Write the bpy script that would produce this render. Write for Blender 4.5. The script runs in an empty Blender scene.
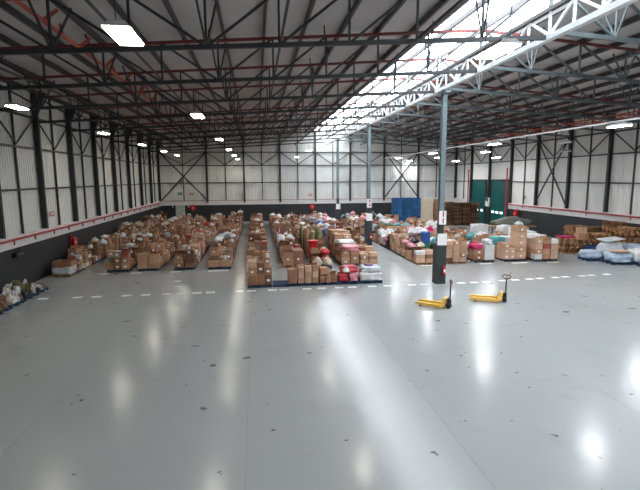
import bpy, math, random
from mathutils import Vector, Matrix
scene = bpy.context.scene
COL = scene.collection
R = random.Random(7)

# ------------------------------------------------------------------ camera, world, exposure
CAM_H, YAW, PITCH, ROLL, FPX = 5.912, .135, .142, -.006, 465.84
cam_data = bpy.data.cameras.new('camera')
cam_data.sensor_width = 36.0
cam_data.lens = FPX / 640 * 36
cam_data.clip_end = 300
cam = bpy.data.objects.new('camera', cam_data)
COL.objects.link(cam)
fw = Vector((math.sin(YAW) * math.cos(PITCH), math.cos(YAW) * math.cos(PITCH), -math.sin(PITCH)))
rt = Vector((math.cos(YAW), -math.sin(YAW), 0))
up = rt.cross(fw)
rt2 = rt * math.cos(ROLL) + up * math.sin(ROLL)
up2 = up * math.cos(ROLL) - rt * math.sin(ROLL)
M4 = Matrix((rt2, up2, -fw)).transposed().to_4x4()
M4.translation = Vector((0, 0, CAM_H))
cam.matrix_world = M4
scene.camera = cam

world = bpy.data.worlds.new('sky')
scene.world = world
world.use_nodes = True
wn = world.node_tree.nodes
sky = wn.new('ShaderNodeTexSky')
sky.sky_type = 'PREETHAM'
wn['Background'].inputs['Strength'].default_value = .6
world.node_tree.links.new(sky.outputs[0], wn['Background'].inputs[0])

scene.view_settings.view_transform = 'Standard'
scene.view_settings.look = 'None'
scene.view_settings.exposure = 0.5
scene.view_settings.gamma = 1.0
scene.view_settings.use_curve_mapping = False
SKYLIGHT, LAMP = 8.8, 36.0

# ------------------------------------------------------------------ materials
MATS = {}
def mat(name, col, rough=.6, metal=0., var=.12, scale=3., emit=None, alpha=None, spec=.5, rnd=0.):
    if name in MATS: return MATS[name]
    m = bpy.data.materials.new(name); m.use_nodes = True
    nt = m.node_tree; b = nt.nodes['Principled BSDF']
    b.inputs['Roughness'].default_value = rough
    b.inputs['Metallic'].default_value = metal
    b.inputs['Specular IOR Level'].default_value = spec
    tc = nt.nodes.new('ShaderNodeTexCoord')
    nz = nt.nodes.new('ShaderNodeTexNoise'); nz.inputs['Scale'].default_value = scale
    nz.inputs['Detail'].default_value = 4
    nt.links.new(tc.outputs['Object'], nz.inputs['Vector'])
    ramp = nt.nodes.new('ShaderNodeValToRGB')
    ramp.color_ramp.elements[0].position = .3; ramp.color_ramp.elements[1].position = .7
    ramp.color_ramp.elements[0].color = tuple(c * (1 - var) for c in col) + (1,)
    ramp.color_ramp.elements[1].color = tuple(min(1, c * (1 + var)) for c in col) + (1,)
    nt.links.new(nz.outputs['Fac'], ramp.inputs['Fac'])
    out = ramp.outputs['Color']
    if rnd:
        oi = nt.nodes.new('ShaderNodeObjectInfo')
        mr = nt.nodes.new('ShaderNodeMapRange')
        mr.inputs['To Min'].default_value = 1 - rnd; mr.inputs['To Max'].default_value = 1 + rnd
        nt.links.new(oi.outputs['Random'], mr.inputs['Value'])
        hs = nt.nodes.new('ShaderNodeHueSaturation')
        nt.links.new(mr.outputs[0], hs.inputs['Value']); nt.links.new(out, hs.inputs['Color'])
        out = hs.outputs['Color']
    nt.links.new(out, b.inputs['Base Color'])
    if emit:
        b.inputs['Emission Color'].default_value = tuple(emit[:3]) + (1,)
        b.inputs['Emission Strength'].default_value = emit[3]
    MATS[name] = m
    return m

def floor_material():
    m = bpy.data.materials.new('painted_concrete'); m.use_nodes = True
    nt = m.node_tree; N = nt.nodes.new; L = nt.links.new
    b = nt.nodes['Principled BSDF']
    g = N('ShaderNodeNewGeometry')
    def noise(scale, detail, lo, hi, stretch=(1, 1, 1)):
        mp = N('ShaderNodeMapping'); mp.inputs['Scale'].default_value = stretch
        L(g.outputs['Position'], mp.inputs['Vector'])
        n = N('ShaderNodeTexNoise'); n.inputs['Scale'].default_value = scale; n.inputs['Detail'].default_value = detail
        L(mp.outputs[0], n.inputs['Vector'])
        r = N('ShaderNodeMapRange'); r.inputs['From Min'].default_value = lo; r.inputs['From Max'].default_value = hi
        L(n.outputs['Fac'], r.inputs['Value'])
        return r.outputs[0]
    def mix(a, bcol, fac):
        x = N('ShaderNodeMix'); x.data_type = 'RGBA'
        L(fac, x.inputs['Factor'])
        if isinstance(a, tuple): x.inputs['A'].default_value = a
        else: L(a, x.inputs['A'])
        x.inputs['B'].default_value = bcol
        return x.outputs['Result']
    def sc(f, k):
        mm = N('ShaderNodeMath'); mm.operation = 'MULTIPLY'; L(f, mm.inputs[0]); mm.inputs[1].default_value = k
        return mm.outputs[0]
    c = mix((.325, .337, .337, 1), (.365, .378, .380, 1), noise(.12, 6, .3, .7))
    c = mix(c, (.21, .205, .19, 1), sc(noise(.5, 7, .60, .85), .4))
    c = mix(c, (.22, .18, .13, 1), sc(noise(.7, 3, .70, .76, (.35, 1.2, 1)), .45))
    c = mix(c, (.045, .045, .045, 1), sc(noise(1.9, 4, .685, .70, (.8, 1.1, 1)), .75))
    c = mix(c, (.5, .5, .5, 1), sc(noise(4., 2, .76, .8), .4))
    b.inputs['Specular IOR Level'].default_value = .32
    L(c, b.inputs['Base Color'])
    rr = N('ShaderNodeMapRange'); rr.inputs['To Min'].default_value = .17; rr.inputs['To Max'].default_value = .24
    L(noise(.7, 6, .3, .7), rr.inputs['Value']); L(rr.outputs[0], b.inputs['Roughness'])
    bp = N('ShaderNodeBump'); bp.inputs['Strength'].default_value = .05; bp.inputs['Distance'].default_value = .02
    L(noise(3., 3, 0, 1), bp.inputs['Height']); L(bp.outputs[0], b.inputs['Normal'])
    return m

FLOORM = floor_material()
WHITE_SHEET = mat('white_wall_sheet', (.74, .74, .71), .55, var=.07, scale=.6, rnd=.04)
ROOF_SHEET = mat('roof_sheet', (.50, .46, .45), .6, var=.08, scale=.4)
DADO = mat('charcoal_paint', (.022, .023, .027), .55, var=.2, scale=.8)
BANDM = mat('white_paint', (.74, .71, .70), .5, var=.05)
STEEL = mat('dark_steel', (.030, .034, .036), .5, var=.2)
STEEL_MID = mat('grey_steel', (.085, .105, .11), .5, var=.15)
PURLIN = mat('purlin_steel', (.05, .044, .044), .55, var=.2)
REDOX = mat('red_oxide_steel', (.16, .030, .028), .55, var=.2)
COLM = mat('blue_grey_steel', (.17, .22, .235), .45, var=.1)
SHEATH = mat('column_guard', (.030, .042, .044), .5, var=.2)
WHITE_STEEL = mat('white_steel', (.72, .74, .75), .5, var=.06)
REDP = mat('red_pipe', (.42, .03, .035), .4, var=.1)
ORANGER = mat('orange_red_steel', (.45, .075, .05), .5, var=.2)
RED = mat('signal_red', (.55, .012, .02), .4, var=.1)
GREEN_DOOR = mat('green_door', (.0, .105, .10), .45, var=.12, scale=1)
BLUEP = mat('blue_pallet', (.012, .045, .115), .6, var=.3, scale=6)
BLACKP = mat('black_pallet', (.015, .016, .018), .6, var=.3)
WOODP = mat('raw_wood', (.50, .27, .125), .75, var=.3, scale=6, rnd=.35)
YELLOW = mat('yellow_enamel', (.76, .45, .07), .35, var=.08)
BLACK = mat('black_rubber', (.012, .012, .013), .5, var=.2)
CHROME = mat('worn_metal', (.35, .35, .36), .35, metal=.8, var=.1)
WHITE = mat('white_card', (.78, .78, .78), .6, var=.04)
LINE = mat('white_line_paint', (.72, .72, .70), .5, var=.15, scale=8)
PAPER = mat('paper', (.85, .85, .85), .6, var=.02)
TAPE = mat('packing_tape', (.42, .27, .15), .25, var=.1)
KRAFT = [mat('kraft_%d' % i, c, .75, var=.12, scale=2.5, rnd=.12) for i, c in enumerate(
    [(.40, .215, .122), (.27, .130, .068), (.165, .078, .042), (.58, .365, .245), (.31, .145, .09), (.50, .285, .17), (.30, .25, .20), (.34, .075, .06)])]
KNAME = ['tan', 'brown', 'dark brown', 'pale tan', 'russet', 'light brown', 'grey-brown', 'red printed']
WBOX = mat('white_box', (.72, .71, .70), .6, var=.06)
PLASTIC = {n: mat('plastic_' + n.replace(' ', '_'), c, r, var=.18, scale=5) for n, c, r in [
    ('white', (.70, .70, .70), .35), ('pale blue', (.42, .52, .64), .3), ('grey', (.30, .31, .33), .4),
    ('red', (.52, .03, .05), .4), ('pink', (.62, .25, .29), .45), ('black', (.015, .015, .018), .35),
    ('blue', (.03, .10, .36), .4), ('green', (.03, .22, .12), .5), ('teal', (.10, .36, .40), .4), ('cream', (.60, .52, .40), .6),
    ('brown', (.25, .13, .07), .7), ('purple', (.20, .06, .26), .5), ('yellow', (.62, .45, .12), .5),
    ('magenta', (.60, .02, .14), .45), ('clear', (.58, .60, .62), .25), ('olive', (.15, .13, .05), .7)]}
PANE = mat('skylight_polycarbonate', (.8, .85, .9), .4, var=.02, emit=(.85, .925, 1.0, SKYLIGHT))
DIFF = mat('lamp_diffuser', (.9, .9, .9), .4, var=.01, emit=(1.0, .94, .80, LAMP))
DIFF_COOL = mat('lamp_diffuser_cool', (.9, .9, .9), .4, var=.01, emit=(.95, .975, 1.0, LAMP * 2.7))
DOORLITE = mat('door_window_daylight', (.8, .85, .9), .2, var=.01, emit=(.8, .92, 1.0, 1.6))
SIGNGREEN = mat('sign_green', (.0, .22, .10), .5, var=.03)
SIGNPINK = mat('sign_pink', (.62, .25, .22), .5, var=.05)

# ------------------------------------------------------------------ mesh helpers
class MB:
    def __init__(s): s.v = []; s.f = []; s.m = []
    def hexa(s, p, mi=0):
        n = len(s.v); s.v += [tuple(q) for q in p]
        for f in ((0, 3, 2, 1), (4, 5, 6, 7), (0, 1, 5, 4), (1, 2, 6, 5), (2, 3, 7, 6), (3, 0, 4, 7)):
            s.f.append(tuple(n + i for i in f)); s.m.append(mi)
        return s
    def box(s, x0, x1, y0, y1, z0, z1, mi=0, rz=0., tilt=None):
        P = [(x0, y0, z0), (x1, y0, z0), (x1, y1, z0), (x0, y1, z0), (x0, y0, z1), (x1, y0, z1), (x1, y1, z1), (x0, y1, z1)]
        if rz:
            cx, cy = (x0 + x1) / 2, (y0 + y1) / 2; c, k = math.cos(rz), math.sin(rz)
            P = [(cx + (x - cx) * c - (y - cy) * k, cy + (x - cx) * k + (y - cy) * c, z) for x, y, z in P]
        return s.hexa(P, mi)
    def bar(s, a, b, w, h, mi=0, upv=(0, 0, 1)):
        a, b = Vector(a), Vector(b); d = (b - a).normalized(); u = Vector(upv)
        if abs(d.dot(u)) > .98: u = Vector((0, 1, 0))
        r = d.cross(u).normalized() * (w / 2); u = r.cross(d).normalized() * (h / 2)
        return s.hexa([a - r - u, a + r - u, a + r + u, a - r + u, b - r - u, b + r - u, b + r + u, b - r + u], mi)
    def tube(s, pts, rad, n=8, mi=0):
        pts = [Vector(p) for p in pts]; k0 = len(s.v)
        for i, p in enumerate(pts):
            d = ((pts[min(i + 1, len(pts) - 1)] - pts[max(i - 1, 0)])).normalized()
            u = Vector((0, 0, 1)) if abs(d.z) < .9 else Vector((0, 1, 0))
            r = d.cross(u).normalized(); u = r.cross(d)
            rr = rad[i] if isinstance(rad, (list, tuple)) else rad
            for k in range(n):
                t = 2 * math.pi * k / n
                s.v.append(tuple(p + (r * math.cos(t) + u * math.sin(t)) * rr))
        for i in range(len(pts) - 1):
            for k in range(n):
                a = k0 + i * n + k; b = k0 + i * n + (k + 1) % n
                s.f.append((a, b, b + n, a + n)); s.m.append(mi)
        s.f.append(tuple(k0 + k for k in range(n - 1, -1, -1))); s.m.append(mi)
        e = k0 + (len(pts) - 1) * n
        s.f.append(tuple(e + k for k in range(n))); s.m.append(mi)
        return s
    def lump(s, sx, sy, sz, seed=0, n=5, rnd=.5, amp=.06, cx=0, cy=0, z0=0, mi=0, pinch=0.):
        # rounded, dented cushion / sack / wrapped load standing on z0
        rg = random.Random(seed); ph = [rg.uniform(0, 6.28) for _ in range(9)]
        idx = {}; 
        def vert(i, j, k):
            if (i, j, k) in idx: return idx[(i, j, k)]
            p = Vector((2 * i / n - 1, 2 * j / n - 1, 2 * k / n - 1))
            q = p.normalized() * max(abs(p.x), abs(p.y), abs(p.z))
            w = p.lerp(q, rnd)
            d = 1 + amp * (math.sin(3.1 * w.x + ph[0] + 2.3 * w.z) + math.sin(4.3 * w.y + ph[1] - 1.9 * w.x) + math.sin(5.2 * w.z + ph[2] + 3 * w.y)
                           + .7 * math.sin(8 * w.x + ph[3]) * math.sin(7 * w.y + ph[4]))
            t = (w.z + 1) / 2
            pk = 1 - pinch * max(0, t - .45) / .55
            zz = w.z if w.z < -.8 else w.z * (.5 + .5 * d)
            s.v.append((cx + w.x * d * pk * sx / 2, cy + w.y * d * pk * sy / 2, z0 + (max(zz, -1) + 1) * sz / 2))
            idx[(i, j, k)] = len(s.v) - 1
            return idx[(i, j, k)]
        for a in range(n):
            for b in range(n):
                for F in (((0, a, b), (0, a, b + 1), (0, a + 1, b + 1), (0, a + 1, b)),
                          ((n, a, b), (n, a + 1, b), (n, a + 1, b + 1), (n, a, b + 1)),
                          ((a, 0, b), (a + 1, 0, b), (a + 1, 0, b + 1), (a, 0, b + 1)),
                          ((a, n, b), (a, n, b + 1), (a + 1, n, b + 1), (a + 1, n, b)),
                          ((a, b, 0), (a, b + 1, 0), (a + 1, b + 1, 0), (a + 1, b, 0)),
                          ((a, b, n), (a + 1, b, n), (a + 1, b + 1, n), (a, b + 1, n))):
                    s.f.append(tuple(vert(*q) for q in F)); s.m.append(mi)
        return s
    def mesh(s, name, mats, smooth=False):
        me = bpy.data.meshes.new(name); me.from_pydata(s.v, [], s.f)
        for m in (mats if isinstance(mats, (list, tuple)) else [mats]): me.materials.append(m)
        me.polygons.foreach_set('material_index', s.m)
        if smooth: me.polygons.foreach_set('use_smooth', [True] * len(s.f))
        me.update(); return me
    def build(s, name, mats, parent=None, smooth=False, loc=None):
        return link(name, s.mesh(name, mats, smooth), parent, loc)

def link(name, me, parent=None, loc=None, rz=0.):
    o = bpy.data.objects.new(name, me); COL.objects.link(o)
    if parent: o.parent = parent
    if loc: o.location = loc
    if rz: o.rotation_euler.z = rz
    return o
USED = {}
def tag(o, label, cat, group=None):
    o['label'] = label; o['category'] = cat
    if group: o['group'] = group
    USED[label] = USED.get(label, 0) + 1
    return o
def thing(name, label, cat, loc=(0, 0, 0), rz=0., group=None):
    return tag(link(name, None, None, loc, rz), label, cat, group)
def struct(o, label=None, cat=None):
    o['kind'] = 'structure'
    if label: o['label'] = label
    if cat: o['category'] = cat
    return o
ORD = ['front', 'second', 'third', 'fourth', 'fifth', 'sixth', 'seventh', 'eighth', 'ninth', 'tenth', 'eleventh', 'twelfth',
       'thirteenth', 'fourteenth', 'fifteenth', 'sixteenth', 'seventeenth', 'eighteenth', 'nineteenth', 'twentieth',
       'twenty-first', 'twenty-second', 'twenty-third', 'twenty-fourth', 'twenty-fifth', 'twenty-sixth', 'twenty-seventh', 'twenty-eighth', 'twenty-ninth', 'thirtieth']

# ------------------------------------------------------------------ the building
XL, XR, XC, YB, YF = -12.97, 29.1, 10.0, 66.2, -8.0
FR = [.46 + 5 * k for k in range(-1, 14)]            # frame lines along the length
Z_BAND0, Z_BAND1, Z_G1, Z_G2, Z_EAVE = 2.3, 2.95, 5.4, 7.75, 9.55
RIDGE, EAVE_L, EAVE_R = 12.65, 11.05, 11.1
def roof_z(x): return EAVE_L + (RIDGE - EAVE_L) * (x - XL) / (XC - XL) if x < XC else RIDGE + (EAVE_R - RIDGE) * (x - XC) / (XR - XC)

floor = struct(MB().box(XL - .3, XR + .3, YF - .3, YB + .3, -.3, -.03).build('floor', mat('screed', (.1, .1, .1), .9)), 'grey painted concrete warehouse floor', 'floor')
xs = [XL - .3, -10.6, -5.6, -.35, 4.4, 9.4, 14.4, 19.4, 24.4, XR + .3]
ys = [YF - .3, 2, 12, 22, 32, 42, 52, YB + .3]
for i in range(len(xs) - 1):
    for j in range(len(ys) - 1):
        MB().box(xs[i] + .002, xs[i + 1] - .002, ys[j] + .002, ys[j + 1] - .002, -.03, 0).build('floor_slab', FLOORM, floor)
# painted dashes
for x in [-10.75, -9.12, -8.2, -6.73, -5.79, -4.76, -4.05, -3.2, -2.51, -1.04, -.37, .75, 1.36, 2.61, 3.4, 4.37, 5.1, 6.22, 7.1, 8.49, 9.21, 11.39, 12.17, 12.92, 14.0, 14.8, 15.74, 16.43, 17.5, 18.19, 19.38, 20.02, 21.1]:
    yy = 24.5 + max(0, (x - 12)) * .09
    MB().box(x - .24, x + .24, yy - .16, yy + .16, 0, .004).build('floor_marking', LINE, floor)
for x0, x1, y in [(-10.1, -9.3, 30.55), (-8.05, -7.35, 30.5), (-5.6, -4.9, 30.5), (-3.2, -1.9, 30.4), (11., 11.9, 29.9), (15.2, 16.1, 29.9), (17.5, 18.7, 29.8), (20, 20.9, 29.6), (-4.9, -4.5, 27.6), (-4.7, -4.3, 26.2)]:
    MB().box(x0, x1, y - .14, y + .14, 0, .004).build('floor_marking', LINE, floor)

def sheet_panel_mesh(w, z0, z1, name):
    # ribbed cladding sheet facing +y locally: x 0..w
    mb = MB(); prof = []
    n = int(round(w / .25)); p = w / n
    for i in range(n):
        prof += [(i * p, 0), (i * p + p * .62, 0), (i * p + p * .72, .035), (i * p + p * .90, .035)]
    prof.append((w, 0))
    for x, d in prof: mb.v += [(x, d, z0), (x, d, z1)]
    for i in range(len(prof) - 1):
        mb.f.append((2 * i, 2 * i + 2, 2 * i + 3, 2 * i + 1)); mb.m.append(0)
    return mb.mesh(name, WHITE_SHEET)
SHEET25 = sheet_panel_mesh(2.5, Z_BAND1 - .1, 12.9, 'wall_sheet')
def icol(w, d, z0, z1, t=.03):
    mb = MB()
    mb.box(-w / 2, w / 2, -d / 2, -d / 2 + t, z0, z1); mb.box(-w / 2, w / 2, d / 2 - t, d / 2, z0, z1); mb.box(-t / 2, t / 2, -d / 2 + t, d / 2 - t, z0, z1)
    return mb
# walls: the dado is the wall object, everything fixed to it is its child. "s" = +1 room lies to +x of the wall
def side_wall(name, X, s, gaps, xbrace, label):
    mb = MB(); y = YF
    for g0, g1 in gaps + [(YB, YB)]:
        mb.box(min(X, X - .3 * s), max(X, X - .3 * s), y, g0, 0, Z_BAND0 + .3); y = g1
    w = struct(mb.build(name, DADO), label, 'wall')
    mb = MB(); y = YF
    for g0, g1 in gaps + [(YB, YB)]:
        mb.box(min(X - .2 * s, X + .06 * s), max(X - .2 * s, X + .06 * s), y, g0, Z_BAND0, Z_BAND1); y = g1
    mb.build('band', BANDM, w)
    # outer skin keeps the weather out
    MB().box(min(X - .32 * s, X - .36 * s), max(X - .32 * s, X - .36 * s), YF, YB, Z_BAND0, 13).build('outer_skin', WHITE_SHEET, w)
    k = 0
    yy = FR[0] - 5
    while yy < YB - .2:
        inside_gap = any(g0 - .3 < yy + 1.25 < g1 + .3 for g0, g1 in gaps)
        o = link('wall_sheet', SHEET_HI if inside_gap else SHEET25, w, (X - .12 * s, yy if s < 0 else yy + 2.5, 0), math.pi / 2 if s < 0 else -math.pi / 2)
        yy += 2.5
    cm = icol(.20, .30, Z_BAND1 + .02, roof_z(X) - .05)
    me = cm.mesh('wall_column', STEEL)
    post = MB().box(-.05, .05, -.055, .055, Z_BAND1, roof_z(X)).mesh('wall_post', STEEL)
    for y in FR:
        o = link('wall_column', me, w, (X + .12 * s, y, 0), math.pi / 2)
        if y + 2.5 < YB and not any(g0 < y + 2.5 < g1 for g0, g1 in gaps): link('wall_post', post, w, (X - .02 * s, y + 2.5, 0))
        # deep haunch where the truss lands on the column
        MB().hexa([(X, y - .1, Z_EAVE + .1), (X + .22 * s, y - .1, Z_EAVE + .1), (X + .22 * s, y + .1, Z_EAVE + .1), (X, y + .1, Z_EAVE + .1),
                   (X, y - .1, roof_z(X) - .1), (X + .75 * s, y - .1, roof_z(X) - .1), (X + .75 * s, y + .1, roof_z(X) - .1), (X, y + .1, roof_z(X) - .1)]).build('haunch', STEEL, w)
    for z, t in ((Z_G1, .09), (Z_G2, .11), (Z_EAVE, .12)):
        for a, b in zip(FR[:-1], FR[1:]):
            if z == Z_G1 and any(g0 - .3 < (a + b) / 2 < g1 + .3 for g0, g1 in gaps): continue
            MB().bar((X + .0 * s, a, z), (X + .0 * s, b, z), .1, t).build('girt', STEEL, w)
    for a, b in zip(FR[:-1], FR[1:]):
        m_ = (a + b) / 2
        if a in xbrace:
            MB().bar((X + .14 * s, a, Z_BAND1 + .15), (X + .14 * s, b, Z_EAVE), .09, .12).build('cross_brace', STEEL, w)
            MB().bar((X + .26 * s, b, Z_BAND1 + .15), (X + .26 * s, a, Z_EAVE), .09, .12).build('cross_brace', STEEL, w)
        for q in (a, b):
            MB().bar((X + .07 * s, q + (.12 if q == a else -.12), Z_EAVE), (X + .07 * s, m_, Z_G2 + .15), .06, .09).build('knee_brace', STEEL, w)
    return w
SHEET_HI = sheet_panel_mesh(2.5, 5.55, 12.9, 'wall_sheet_short')
DOORS = [(51.0, 55.2), (56.6, 60.9)]
wl = side_wall('wall_left', XL, 1, [], [], 'left wall, charcoal below a white band and pale ribbed sheeting')
wr = side_wall('wall_right', XR, -1, DOORS, [40.46], 'right wall, charcoal below a white band and pale ribbed sheeting')
# back wall
mb = MB(); mb.box(XL, -11.0, YB, YB + .3, 0, 2.6); mb.box(-9.75, XR, YB, YB + .3, 0, 2.6); mb.box(-11.0, -9.75, YB, YB + .3, 2.55, 2.6)
wb = struct(mb.build('wall_back', DADO), 'far end wall, charcoal below a white band and pale ribbed sheeting', 'wall')
MB().box(XL, XR, YB - .06, YB + .2, Z_BAND0 + .05, Z_BAND1 - .05).build('band', BANDM, wb)
MB().box(XL - .4, XR + .4, YB + .32, YB + .36, 2.3, 13.2).build('outer_skin', WHITE_SHEET, wb)
BC = [XL, -6.65, -1.6, 3.4, 8.4, 13.4, 18.4, 23.5, XR]
for a, b in zip(BC[:-1], BC[1:]):
    me = sheet_panel_mesh((b - a) / 2, Z_BAND1 - .1, 13.1, 'wall_sheet')
    for q in (a, (a + b) / 2): link('wall_sheet', me, wb, (q, YB + .14, 0))
pc = MB().box(-.12, .12, -.13, .13, Z_BAND1 - .3, 12.6).mesh('wall_column', STEEL)
pp = MB().box(-.05, .05, -.06, .06, Z_BAND1, 12.6).mesh('wall_post', STEEL)
for i, q in enumerate(BC[1:-1]): link('wall_column', pc, wb, (q, YB - .05, 0))
for a, b in zip(BC[:-1], BC[1:]):
    m_ = (a + b) / 2
    link('wall_post', pp, wb, (m_, YB, 0))
    for z, t in ((Z_G1, .10), (Z_G2, .12), (Z_EAVE, .13)): MB().bar((a, YB, z), (b, YB, z), .1, t).build('girt', STEEL, wb)
    if a in (XL, 23.5):
        pass
    for q in (a, b): MB().bar((q, YB - .08, Z_EAVE), (m_, YB - .08, Z_G2 + .1), .07, .10).build('knee_brace', STEEL, wb)
for a, b in ((XL + .2, BC[1]), (BC[-3], BC[-2])):
    MB().bar((a, YB - .2, Z_BAND1 + .1), (b, YB - .2, Z_EAVE), .1, .16).build('cross_brace', STEEL, wb)
    MB().bar((b, YB - .34, Z_BAND1 + .1), (a, YB - .34, Z_EAVE), .1, .16).build('cross_brace', STEEL, wb)
# wall behind the camera
wf = struct(MB().box(XL, XR, YF - .3, YF, 0, 13).build('wall_front', WHITE_SHEET), 'plain wall behind the viewpoint', 'wall')

# doors
def green_door(n, y0, y1, label, lites):
    X = XR + .02; mb = MB(); k = 16; p = (y1 - y0) / k
    d = struct(MB().box(X + .03, X + .10, y0, y1, .02, 5.5).build('door_%d' % n, GREEN_DOOR), label, 'door')
    for i in range(k): MB().box(X, X + .03, y0 + i * p + .03, y0 + (i + 1) * p - .04, .03, 5.48).build('door_slat', GREEN_DOOR, d)
    for yy in lites: MB().box(X - .02, X, yy - .28, yy + .28, 1.55, 1.8).build('pane', DOORLITE, d)
    MB().box(X - .1, X + .1, y0 - .14, y0, 0, 5.6).box(X - .1, X + .1, y1, y1 + .14, 0, 5.6).box(X - .1, X + .1, y0 - .14, y1 + .14, 5.5, 5.66).build('door_frame', STEEL, d)
    return d
green_door(1, *DOORS[0], 'tall green ribbed roller door with three small lit panes nearest the white band', [52.5, 53.5, 54.5])
green_door(2, *DOORS[1], 'tall green ribbed roller door further into the right corner', [57.4, 58.5])
d3 = struct(MB().box(-11.0, -9.75, YB - .02, YB + .1, .02, 2.55).build('door_3', mat('pale_door', (.46, .50, .47), .5)), 'pale grey-green door in the far wall near the left corner', 'door')
for i in range(5): MB().box(-10.95, -9.8, YB - .04, YB - .02, .1 + i * .49, .52 + i * .49).build('panel', mat('pale_door', (.46, .50, .47), .5), d3)
MB().tube([(-9.92, YB - .05, 1.0), (-9.92, YB - .05, 1.25)], .02).build('handle', CHROME, d3)

# ceiling: sheets, purlins, glazed ridge
SKL, SKR = 8.2, 12.0
clg = struct(MB().hexa([(XL - .4, YF - .4, roof_z(XL) + .0), (SKL, YF - .4, roof_z(SKL)), (SKL, YB + .4, roof_z(SKL)), (XL - .4, YB + .4, roof_z(XL)),
                        (XL - .4, YF - .4, roof_z(XL) + .08), (SKL, YF - .4, roof_z(SKL) + .08), (SKL, YB + .4, roof_z(SKL) + .08), (XL - .4, YB + .4, roof_z(XL) + .08)]).hexa(
    [(SKR, YF - .4, roof_z(SKR)), (XR + .4, YF - .4, roof_z(XR)), (XR + .4, YB + .4, roof_z(XR)), (SKR, YB + .4, roof_z(SKR)),
     (SKR, YF - .4, roof_z(SKR) + .08), (XR + .4, YF - .4, roof_z(XR) + .08), (XR + .4, YB + .4, roof_z(XR) + .08), (SKR, YB + .4, roof_z(SKR) + .08)]).build('ceiling', ROOF_SHEET), 'low-pitched sheeted roof underside', 'ceiling')
x = XL + .5
px_ = []
while x < XR:
    px_.append(x); x += 1.62
for x in px_:
    z = roof_z(x)
    MB().box(x - .05, x + .05, YF, YB, z - .26, z - .03).build('purlin', PURLIN, clg)
ysk = [YF] + [f for f in FR if f > YF + 1] + [YB]
for a, b in zip(ysk[:-1], ysk[1:]):
    for x0, x1 in ((SKL, XC - .02), (XC + .02, SKR)):
        nsub = 2
        for k in range(nsub):
            ya, yb = a + (b - a) * k / nsub + .03, a + (b - a) * (k + 1) / nsub - .03
            MB().hexa([(x0, ya, roof_z(x0)), (x1, ya, roof_z(x1)), (x1, yb, roof_z(x1)), (x0, yb, roof_z(x0)),
                       (x0, ya, roof_z(x0) + .04), (x1, ya, roof_z(x1) + .04), (x1, yb, roof_z(x1) + .04), (x0, yb, roof_z(x0) + .04)]).build('skylight_pane', PANE, clg)
            MB().bar((x0, ya - .03, roof_z(x0) + .02), (x1, ya - .03, roof_z(x1) + .02), .06, .08).build('glazing_bar', WHITE_STEEL, clg)

# roof trusses
def bz(x): return 9.3 + 1.3 * (x - XL) / (XC - XL) if x < XC else 10.8 + (Z_EAVE + .05 - 10.8) * (x - XC) / (XR - XC)
def tz(x): return roof_z(x) - .33
parts = []
for x0, x1, n in ((XL + .3, XC - .15, 10), (XC + .15, XR - .3, 8)):
    parts.append(('bottom_chord', MB().bar((x0, 0, bz(x0)), (x1, 0, bz(x1)), .12, .14).mesh('bottom_chord', STEEL if x0 < 0 else STEEL_MID)))  # paler steel right of the ridge has the skylight's brightening in its colour
    parts.append(('top_chord', MB().bar((x0, 0, tz(x0)), (x1, 0, tz(x1)), .12, .11).mesh('top_chord', REDOX)))
    st = (x1 - x0) / n; mid = n / 2
    for i in range(n):
        a, b = x0 + i * st, x0 + (i + 1) * st
        ms = STEEL if x0 < 0 else STEEL_MID  # webs likewise: skylit look of the right half painted as paler steel
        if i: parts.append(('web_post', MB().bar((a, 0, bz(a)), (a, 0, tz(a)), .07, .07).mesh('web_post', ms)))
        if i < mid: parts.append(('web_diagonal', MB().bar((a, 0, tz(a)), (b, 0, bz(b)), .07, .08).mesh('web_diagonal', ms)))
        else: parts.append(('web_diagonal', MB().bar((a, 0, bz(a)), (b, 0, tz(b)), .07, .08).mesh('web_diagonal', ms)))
        if i in (1, 3, 5, 7, 9) and x0 < 0 or i in (1, 3, 5, 7) and x0 > 0:
            for s in (-1, 1): parts.append(('purlin_strut', MB().bar((a, 0, bz(a)), (a + .25 * s, 1.15 * s, roof_z(a) - .25), .05, .06).mesh('purlin_strut', ms)))
truss_y = [y for y in FR if 4 < y < 61]
for i, y in enumerate(truss_y):
    where = 'nearest the viewpoint' if i == 0 else 'nearest the far wall' if i == len(truss_y) - 1 else '%s counted from the far wall' % ORD[len(truss_y) - 1 - i]
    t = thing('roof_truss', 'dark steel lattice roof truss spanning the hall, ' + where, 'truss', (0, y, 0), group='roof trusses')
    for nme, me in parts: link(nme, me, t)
# ridge girder
t = thing('ridge_girder', 'long lattice girder under the skylight with white bottom chord, carried by the columns', 'girder', (XC, 0, 0))
MB().box(-.11, .11, YF, YB, 10.5, 10.68).build('bottom_chord', WHITE_STEEL, t)
MB().box(-.09, .09, YF, YB, 11.45, 11.58).build('top_chord', STEEL, t)
gp_ = MB().bar((0, 0, 10.68), (0, 0, 11.46), .07, .07).mesh('web_post', WHITE_STEEL)
gd1 = MB().bar((0, 0, 10.68), (0, 1.25, 11.46), .07, .07).mesh('web_diagonal', WHITE_STEEL)
gd2 = MB().bar((0, 0, 11.46), (0, 1.25, 10.68), .07, .07).mesh('web_diagonal', WHITE_STEEL)
y = .46; k = 0
while y < YB - 1.3:
    link('web_post', gp_, t, (0, y, 0)); link('web_diagonal', (gd1, gd2)[k % 2], t, (0, y, 0)); y += 1.25; k += 1
for y in truss_y: MB().bar((0, y, 11.58), (0, y, 12.5), .1, .1).build('hanger_post', STEEL_MID, t)
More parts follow.
